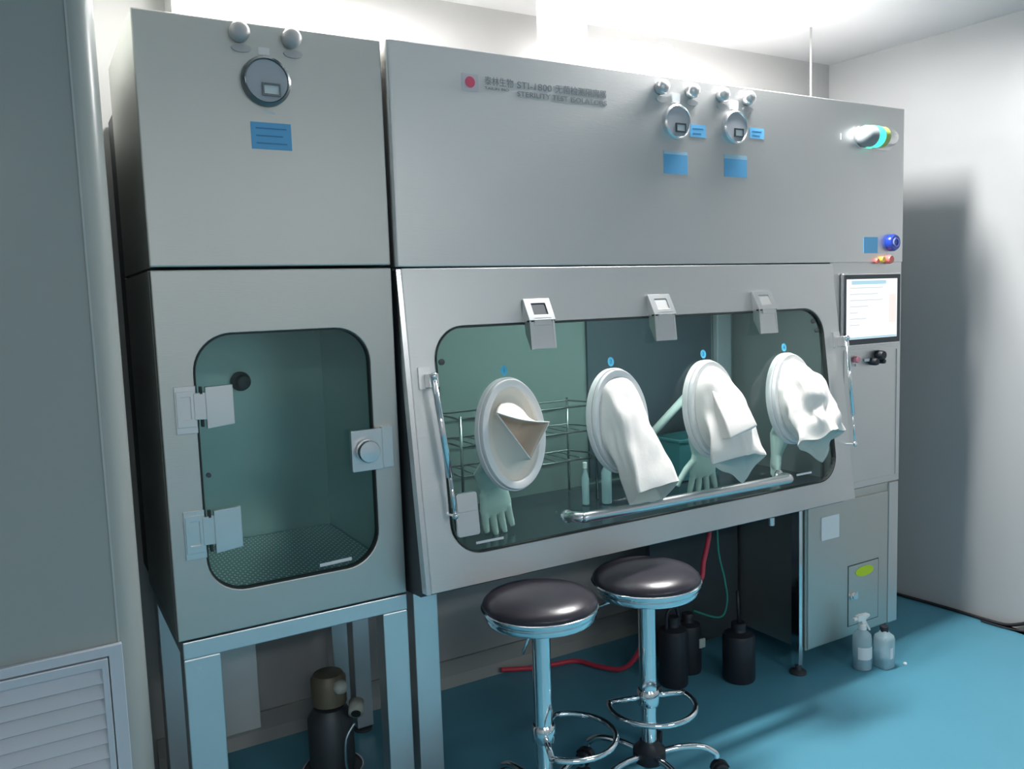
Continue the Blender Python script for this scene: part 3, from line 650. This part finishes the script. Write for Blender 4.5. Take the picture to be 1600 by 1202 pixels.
folds2 = [(5, .4, .09, .35, .28), (3, 1.0, .05, .6, .2), (9, .3, .03, .5, .3)]
gs = thing('isolator_glove', 'white glove sleeve hanging out straight with square open end, second port from the left', 'glove', Sp(PX[1], PZ, 0), 'glove sleeves in the isolator ports')
b, b2 = sleeve_mesh(PX[1], ((1.703, 1.915, .932), (1.532, 1.905, .921), (1.545, 1.965, .868), (1.690, 1.985, .856)), folds2, 1.0, m0=.17, m1=.16, droop=(.25, -.35, -1), t_in=.5)
obj('sleeve', b, SLEEVE, gs, smooth=True); obj('sleeve_lining', b2, LINING, gs, smooth=True)

folds3 = [(4, 1.9, .10, .45, .2), (3, .2, .07, .75, .15), (7, 1.1, .04, .5, .3)]
gs = thing('isolator_glove', 'white glove sleeve creased across and tucked under at its end, third port from the left', 'glove', Sp(PX[2], PZ, 0), 'glove sleeves in the isolator ports')
b, b2 = sleeve_mesh(PX[2], ((2.085, 1.93, .962), (1.95, 1.885, .985), (1.86, 1.945, .955), (2.005, 1.955, .878)), folds3, 2.0, m0=.30, m1=.10, droop=(.2, .1, -1), t_in=.05, crush=.008)
up = [[Sp(1.950 + a, 1.215 + c, d + .03) for a, c, d in q] for q in (((-.02, .0, .03), (.035, .01, .035), (.045, -.03, .03), (-.02, -.03, .02)),
      ((-.035, -.07, .075), (.05, -.06, .095), (.06, -.08, .06), (-.03, -.09, .03)), ((-.050, -.14, .125), (.055, -.125, .14), (.075, -.14, .09), (-.04, -.15, .05)), ((-.055, -.195, .145), (.060, -.165, .155), (.09, -.18, .10), (-.045, -.20, .06)))]
fb = BM(); loft(fb, up); obj('sleeve_fold', fb, SLEEVE, gs, smooth=True, bevel=.006, seg=3)
obj('sleeve', b, SLEEVE, gs, smooth=True); obj('sleeve_lining', b2, LINING, gs, smooth=True)
hand('hanging_glove', (2.095, 2.235, .925), (.01, .02, -1), (1, .05, 0), .17, .28, gs, thumb=-1, W=.066, thang=.95, thlen=1.35, flens=(.92, .95, .92, .85), FR=.0118,
     cuff=[(Sp(2.02, 1.05, -.05), .075, .05), ((2.08, 2.22, .985), .064, .034)])

folds4 = [(5, .9, .16, .50, .25), (8, .2, .07, .6, .3), (3, 1.1, .10, .80, .2), (11, .5, .04, .4, .3)]
gs = thing('isolator_glove', 'crumpled cream-white glove sleeve bunched at its end, rightmost glove port', 'glove', Sp(PX[3], PZ, 0), 'glove sleeves in the isolator ports')
b, b2 = sleeve_mesh(PX[3], ((2.475, 1.92, 1.008), (2.375, 1.875, 1.03), (2.262, 1.95, .958), (2.395, 1.95, .905)), folds4, 7.0, m0=.30, m1=.06, droop=(.1, -.3, -.6), t_in=.06, crush=.022)
obj('sleeve', b, SLEEVE, gs, smooth=True); obj('sleeve_lining', b2, LINING, gs, smooth=True)
hand('hanging_glove', (2.478, 2.235, .872), (-.06, .02, -1), (.5, .9, 0), .11, .05, gs, thumb=1, W=.040, thang=.2, FR=.010,
     cuff=[(Sp(2.43, 1.04, -.05), .07, .05), ((2.492, 2.225, .95), .050, .040)])

# ------------------------------------------------------------------ things inside the chamber
wrk = thing('wire_rack', 'three-tier wire rack standing in the isolator chamber behind the left port', 'rack', (1.45, 2.5, .776))
x0, x1, y0, y1 = 1.20, 1.74, 2.40, 2.58
for z in (.93, 1.03, 1.12):
    b = BM(); tube(b, [(x0, y0, z), (x1, y0, z), (x1 + .03, (y0 + y1) / 2, z), (x1, y1, z), (x0, y1, z), (x0, y0, z)], .0035, n=6)
    if z < 1.1:
        for i in range(1, 10): tube(b, [(x0 + (x1 - x0) * i / 10, y0, z), (x0 + (x1 - x0) * i / 10, y1, z)], .0018, n=5)
    obj('tier', b, WIREM, wrk, smooth=True)
for x in (x0, x1):
    for y in (y0, y1): obj('post', T([(x, y, .776), (x, y, 1.13)], .0045), WIREM, wrk, smooth=True)
def vial(x, y, z, h, r, label, m):
    t = thing('sample_bottle', label, 'bottle', (x, y, z), 'bottles in the isolator chamber')
    obj('body', lathe(BM(), [(r * .9, z), (r, z + .004), (r, z + h * .65), (r * .5, z + h * .78), (r * .5, z + h * .86)], (x, y, 0), n=20), m, t, smooth=True, auto=True)
    obj('cap', lathe(BM(), [(r * .6, z + h * .86), (r * .6, z + h)], (x, y, 0), n=16), WHITEP, t, smooth=True, auto=True)
vial(1.66, 2.36, .776, .15, .013, 'slim clear bottle by the wire rack, left of a pair', SPRAYC)
vial(1.73, 2.33, .776, .17, .018, 'wider clear bottle by the wire rack, right of a pair', SPRAYC)
t = thing('sample_tray', 'teal plastic tray against the isolator chamber back wall', 'tray', (2.30, 2.5, .776))
b = BM(); holed(b, 2.15, 2.36, 2.42, 2.58, rrect(2.16, 2.35, 2.43, 2.57, .006, 3), .79, .93); box(b, 2.15, 2.36, 2.42, 2.58, .776, .79); obj('shell', b, TEALP, t, bevel=.003)
obj('rim', holed(BM(), 2.145, 2.365, 2.415, 2.585, rrect(2.16, 2.35, 2.43, 2.57, .006, 3), .93, .938), TEALP, t)
t = thing('transfer_arm', 'pale tube leaning diagonally behind the second and third glove ports', 'tube', (2.1, 2.5, .9))
obj('tube_body', T([(2.12, 2.54, .96), (2.32, 2.50, 1.14)], .016, n=16), GLOVE, t, smooth=True); obj('tube_end', T([(2.31, 2.502, 1.13), (2.335, 2.50, 1.155)], .022, n=16), WHITEP, t, smooth=True)

# ------------------------------------------------------------------ STOOLS
def stool(cx, cy, zs, rot, label, ring_rot, lever_dir, ringz, offr, lr, ld_):
    st = thing('lab_stool', label, 'stool', (cx, cy, 0), 'round stools in front of the isolator')
    c = (cx, cy, 0)
    obj('seat_cushion', lathe(BM(), [(.158, zs - .004), (.163, zs + .006), (.160, zs + .014), (.148, zs + .026), (.115, zs + .037), (.06, zs + .043), (.001, zs + .045)], c, n=56), BLACKV, st, smooth=True)
    b = lathe(BM(), [(.120, zs - .034), (.154, zs - .034), (.158, zs - .028), (.158, zs - .020), (.153, zs - .017), (.153, zs - .015), (.163, zs - .012), (.166, zs - .006), (.166, zs + .001), (.162, zs + .004), (.150, zs + .004)], c, n=56)
    obj('chrome_rim', b, CHROME, st, smooth=True, auto=True)
    b = lathe(BM(), [(.030, zs - .06), (.032, zs - .05), (.06, zs - .036), (.09, zs - .034)], c, n=24); obj('seat_bracket', b, DARKM, st)
    obj('upper_column', lathe(BM(), [(.0265, .29), (.0265, zs - .036)], c, n=32), CHROME, st, smooth=True, auto=True)
    obj('lower_column', lathe(BM(), [(.0235, .10), (.0235, .289)], c, n=32), CHROME, st, smooth=True, auto=True)
    obj('column_seam', lathe(BM(), [(.0275, .286), (.0275, .292)], c, n=32), DARKM, st)
    a = lever_dir; lp = V((cx, cy, 0))
    obj('height_lever', T([lp + V((.03 * math.cos(a), .03 * math.sin(a), zs - .04)), lp + V((lr * .6 * math.cos(a), lr * .6 * math.sin(a), zs - .04 - (ld_ - .04) * .45)), lp + V((lr * math.cos(a), lr * math.sin(a), zs - ld_))], .0045), CHROME, st, smooth=True)
    # foot ring: open arc on two spokes
    b = BM(); rr_ = .130; arc = []
    off = V((math.cos(ring_rot), math.sin(ring_rot), 0)) * offr
    for i in range(25):
        t = ring_rot - R(112) + R(224) * i / 24; arc.append(lp + off + V((rr_ * math.cos(t), rr_ * math.sin(t), ringz)))
    fr = obj('foot_ring', tube(b, arc, .0085, n=12), CHROME, st, smooth=True)
    for s in (0, -1):
        obj('ring_spoke', T([lp + V((0, 0, ringz + .012)) , arc[s]], .0085, n=12), CHROME, fr, smooth=True)
    obj('ring_clamp', lathe(BM(), [(.032, ringz - .012), (.034, ringz - .008), (.034, ringz + .03), (.030, ringz + .036)], c, n=28), CHROME, fr, smooth=True, auto=True)
    obj('clamp_knob', T([lp + V((.03 * math.cos(ring_rot + 2), .03 * math.sin(ring_rot + 2), ringz + .02)), lp + V((.055 * math.cos(ring_rot + 2), .055 * math.sin(ring_rot + 2), ringz + .02))], .009), BLACKP, fr)
    obj('hub', lathe(BM(), [(.040, .070), (.050, .078), (.050, .112), (.034, .125), (.028, .14)], c, n=28), BLACKP, st, smooth=True, auto=True)
    for k in range(5):
        a = rot + k * 2 * PI / 5; u = V((math.cos(a), math.sin(a), 0))
        arm = obj('base_arm', T([lp + u * .035 + V((0, 0, .098)), lp + u * .10 + V((0, 0, .108)), lp + u * .165 + V((0, 0, .104)), lp + u * .205 + V((0, 0, .082)), lp + u * .212 + V((0, 0, .066))], [.012, .011, .010, .009, .008] if False else .0105, n=12, curved=True), CHROME, st, smooth=True)
        s = V((-u.y, u.x, 0)); cc_ = lp + u * .222 + V((0, 0, .025))
        for q in (-1, 1):
            b = BM(); m_ = 20; p0 = cc_ + s * (q * .009); p1 = cc_ + s * (q * .024)
            loft(b, [[p + (u * math.cos(2 * PI * i / m_) + V((0, 0, 1)) * math.sin(2 * PI * i / m_)) * r for i in range(m_)] for p, r in ((p0, .023), (p0.lerp(p1, .2), .025), (p0.lerp(p1, .8), .025), (p1, .022))])
            obj('caster_wheel', b, BLACKP, arm, smooth=True, auto=True)
        b = BM(); hood = [cc_ + (u * math.cos(t_) + V((0, 0, 1)) * math.sin(t_)) * .031 for t_ in [R(x_) for x_ in range(20, 171, 15)]] + [cc_ + V((0, 0, .002))]
        loft(b, [[p + s * .0085 for p in hood], [p - s * .0085 for p in hood]]); obj('caster_hood', b, BLACKP, arm)
    return st
stool(1.186, 1.922, .648, .45, 'black round stool with chrome rim, the nearer one left of the other stool', R(-35), R(165), .262, .075, .055, .135)
stool(1.560, 1.913, .648, .80, 'black round stool with chrome foot ring, the farther one right of the other stool', R(-108), R(150), .268, .030, .165, .088)

# ------------------------------------------------------------------ things on the floor
def spray(x, y, label, trig, h=.235, r=.033, rz=0, sq=1.0):
    t = thing('spray_bottle', label, 'bottle', (x, y, 0), 'bottles by the column foot')
    n = 28
    def sec(k, z, kx=1): return [V((x + k * r * kx * math.copysign(abs(math.cos(a)) ** sq, math.cos(a)), y + k * r * math.copysign(abs(math.sin(a)) ** sq, math.sin(a)), z)) for a in [2 * PI * i / n for i in range(n)]]
    zt = h * .66
    b = BM(); loft(b, [sec(.9, .001), sec(1, .006), sec(1, zt * .82), sec(.9, zt * .92), sec(.5, zt), sec(.42, zt + .008)]); obj('body', b, SPRAYC, t, smooth=True, auto=True)
    b = BM(); loft(b, [sec(.86, .004), sec(.94, .008), sec(.94, zt * .33)]); obj('liquid', b, SPRAYL, t, smooth=True, auto=True)
    b = BM(); q = [a for a in range(n // 2 + 1, n - 1)]
    s0 = [V((x + 1.02 * r * math.cos(2 * PI * i / n), y + 1.02 * r * math.sin(2 * PI * i / n), 0)) for i in q]
    lo = [b.verts.new(p + V((0, 0, zt * .30))) for p in s0]; hi = [b.verts.new(p + V((0, 0, zt * .62))) for p in s0]
    for i in range(len(lo) - 1): b.faces.new((lo[i], lo[i + 1], hi[i + 1], hi[i]))
    obj('paper_label', b, WHITEL, t)
    obj('neck_cap', lathe(BM(), [(.016, zt + .004), (.016, zt + .024), (.010, zt + .028)], (x, y, 0), n=20), WHITEP if trig else BLACKP, t, smooth=True, auto=True)
    if trig:
        u = V((math.cos(rz), math.sin(rz), 0)); p0 = V((x, y, zt + .03))
        th = obj('trigger_head', BM_head(p0, u), WHITEP, t, bevel=.002)
        obj('nozzle', T([p0 + u * -.030 + V((0, 0, .022)), p0 + u * -.050 + V((0, 0, .022))], .008, n=12), WHITEP, th)
        obj('trigger', T([p0 + u * .010 + V((0, 0, .012)), p0 + u * .024 + V((0, 0, -.012)), p0 + u * .040 + V((0, 0, -.036))], .005, n=8, curved=True), WHITEP, th, smooth=True)
    return t
def BM_head(p0, u):
    b = BM(); s = V((-u.y, u.x, 0)); prof = [(-.032, .012), (-.032, .032), (-.01, .036), (.030, .034), (.034, .026), (.012, .016), (.008, 0), (-.008, 0), (-.012, .012)]
    loft(b, [[p0 + u * a + V((0, 0, z)) + s * .010 for a, z in prof], [p0 + u * a + V((0, 0, z)) - s * .010 for a, z in prof]]); return b
spray(2.765, 2.060, 'clear trigger spray bottle with blue liquid and paper label, left of the column-foot pair', True, h=.235, r=.036, rz=R(-5))
spray(2.846, 2.020, 'squarer frosted bottle with dark cap, right of the column-foot pair', False, h=.215, r=.034, sq=.55)
tag(obj('floor_scrap', lathe(BM(), [(.001, 0), (.008, .002), (.006, .007), (.001, .009)], (2.93, 1.985, 0), n=9), WHITEL, origin=(2.93, 1.985, 0)), 'tiny white scrap on the blue floor beside the bottles', 'scrap')

def canister(x, y, r, h, label, extra):
    t = thing('black_canister', label, 'canister', (x, y, 0), 'black canisters under the isolator')
    obj('body', lathe(BM(), [(r * .94, .001), (r, .01), (r, h * .84), (r * .92, h * .90), (r * .45, h * .95), (r * .40, h)], (x, y, 0), n=32), BLACKP, t, smooth=True, auto=True)
    obj('screw_cap', lathe(BM(), [(r * .46, h), (r * .46, h + .02), (r * .4, h + .024)], (x, y, 0), n=20), BLACKP, t, smooth=True, auto=True)
    if extra == 'tag': obj('paper_tag', B(x + r * .2, x + r * .2 + .03, y - r - .003, y - r + .004, h * .50, h * .50 + .035), mat('dull_tag', (.45, .52, .50), .6), t, label='pale paper tag')
    if extra == 'stick': obj('dip_tube', T([(x, y, h + .02), (x - .005, y, h + .15)], .006), BLACKP, t, smooth=True)
    if extra == 'handle': obj('carry_handle', T([(x - r * .6, y, h * .88), (x - r * .5, y, h + .045), (x + r * .3, y, h + .055), (x + r * .6, y, h * .88)], .007, curved=True), BLACKP, t, smooth=True)
canister(2.065, 2.375, .055, .245, 'black canister with loop handle under the isolator, leftmost of three', 'handle')
canister(2.19, 2.43, .052, .215, 'black canister with small pale paper tag, middle of three under the isolator', 'tag')
canister(2.30, 2.265, .062, .205, 'black canister with upright dip tube, rightmost of three under the isolator', 'stick')

tag(obj('red_hose', T([(2.245, 2.36, .665), (2.232, 2.35, .57), (2.198, 2.345, .47), (2.165, 2.335, .40), (2.105, 2.41, .345), (2.02, 2.465, .27), (1.985, 2.475, .13), (1.95, 2.54, .03), (1.90, 2.64, .013), (1.86, 2.735, .011), (1.78, 2.76, .011), (1.69, 2.775, .012), (1.62, 2.80, .015), (1.55, 2.825, .02)], .010, n=10, curved=True), REDH, origin=(2.1, 2.4, 0), smooth=True), 'red hose dropping from the isolator and running along the floor', 'hose')
tag(obj('green_hose', T([(2.262, 2.34, .665), (2.27, 2.34, .50), (2.297, 2.335, .38), (2.304, 2.33, .29), (2.275, 2.34, .23), (2.21, 2.42, .246)], .0045, n=8, curved=True), GREENH, origin=(2.27, 2.34, .2), smooth=True), 'thin green hose hanging beside the red hose', 'hose')
tag(obj('power_cable', T([(wr(2.6) - .02, 2.6, .008), (wr(2.4) - .012, 2.4, .008), (wr(2.2) - .012, 2.2, .008), (wr(2.06) - .02, 2.06, .008), (wr(1.96) - .02, 1.97, .010), (wr(1.9) - .015, 1.91, .03), (wr(1.86) - .012, 1.86, .055), (wr(1.80) - .012, 1.80, .06), (wr(1.70) - .012, 1.70, .045)], .0075, n=8, curved=True), BLACKC, origin=(3.6, 2.2, 0), smooth=True), 'black cable lying along the foot of the right wall', 'cable')
tag(obj('power_cable', T([(wr(2.06) - .045, 2.06, .007), (wr(1.98) - .048, 1.98, .007), (wr(1.91) - .044, 1.92, .008), (wr(1.84) - .042, 1.84, .016), (wr(1.70) - .042, 1.70, .012)], .004, n=8, curved=True), BLACKC, origin=(3.6, 1.95, 0), smooth=True), 'thinner grey-black cable beneath the black cable by right wall', 'cable')

# pump assembly behind the airlock cabinet legs
pm = thing('vacuum_pump', 'round dark pump with chrome base ring on the floor under the airlock cabinet', 'pump', (.868, 2.66, 0))
PC = (.745, 2.50, 0)
pm.location = (PC[0], PC[1], 0)
obj('base_dish', lathe(BM(), [(.070, .001), (.090, .012), (.093, .028), (.080, .03)], PC, n=40), DARKM, pm, smooth=True, auto=True)
obj('chrome_ring', tube(BM(), [(PC[0] + .095 * math.cos(2 * PI * i / 40), PC[1] + .095 * math.sin(2 * PI * i / 40), .030) for i in range(40)], .0035, n=8, closed=True), CHROME, pm, smooth=True)
obj('tank', lathe(BM(), [(.068, .03), (.072, .05), (.072, .20), (.05, .235), (.02, .245)], PC, n=36), DARKM, pm, smooth=True, auto=True)
mt = obj('motor', lathe(BM(), [(.03, .245), (.055, .25), (.055, .33), (.045, .345), (.001, .35)], PC, n=32), BRASS, pm, smooth=True, auto=True)
obj('motor_cap', lathe(BM(), [(.001, -.022), (.018, -.016), (.024, 0), (.018, .016), (.001, .022)], (PC[0] + .02, PC[1] - .055, .315), n=20), CREAMP, mt, smooth=True)
vv = obj('inlet_elbow', T([(PC[0] + .075, PC[1] - .04, .245), (PC[0] + .060, PC[1] - .075, .225)], .024, n=20), CREAMP, pm, smooth=True)
obj('elbow_bore', T([(PC[0] + .062, PC[1] - .072, .227), (PC[0] + .0585, PC[1] - .078, .2235)], .015, n=20), SEALSHADE, vv)
obj('lever_rod', T([(PC[0] + .05, PC[1] - .085, .20), (PC[0] + .02, PC[1] - .09, .16), (PC[0] + .015, PC[1] - .088, .09), (PC[0] + .022, PC[1] - .08, .034)], .005, curved=True), CHROME, pm, smooth=True)
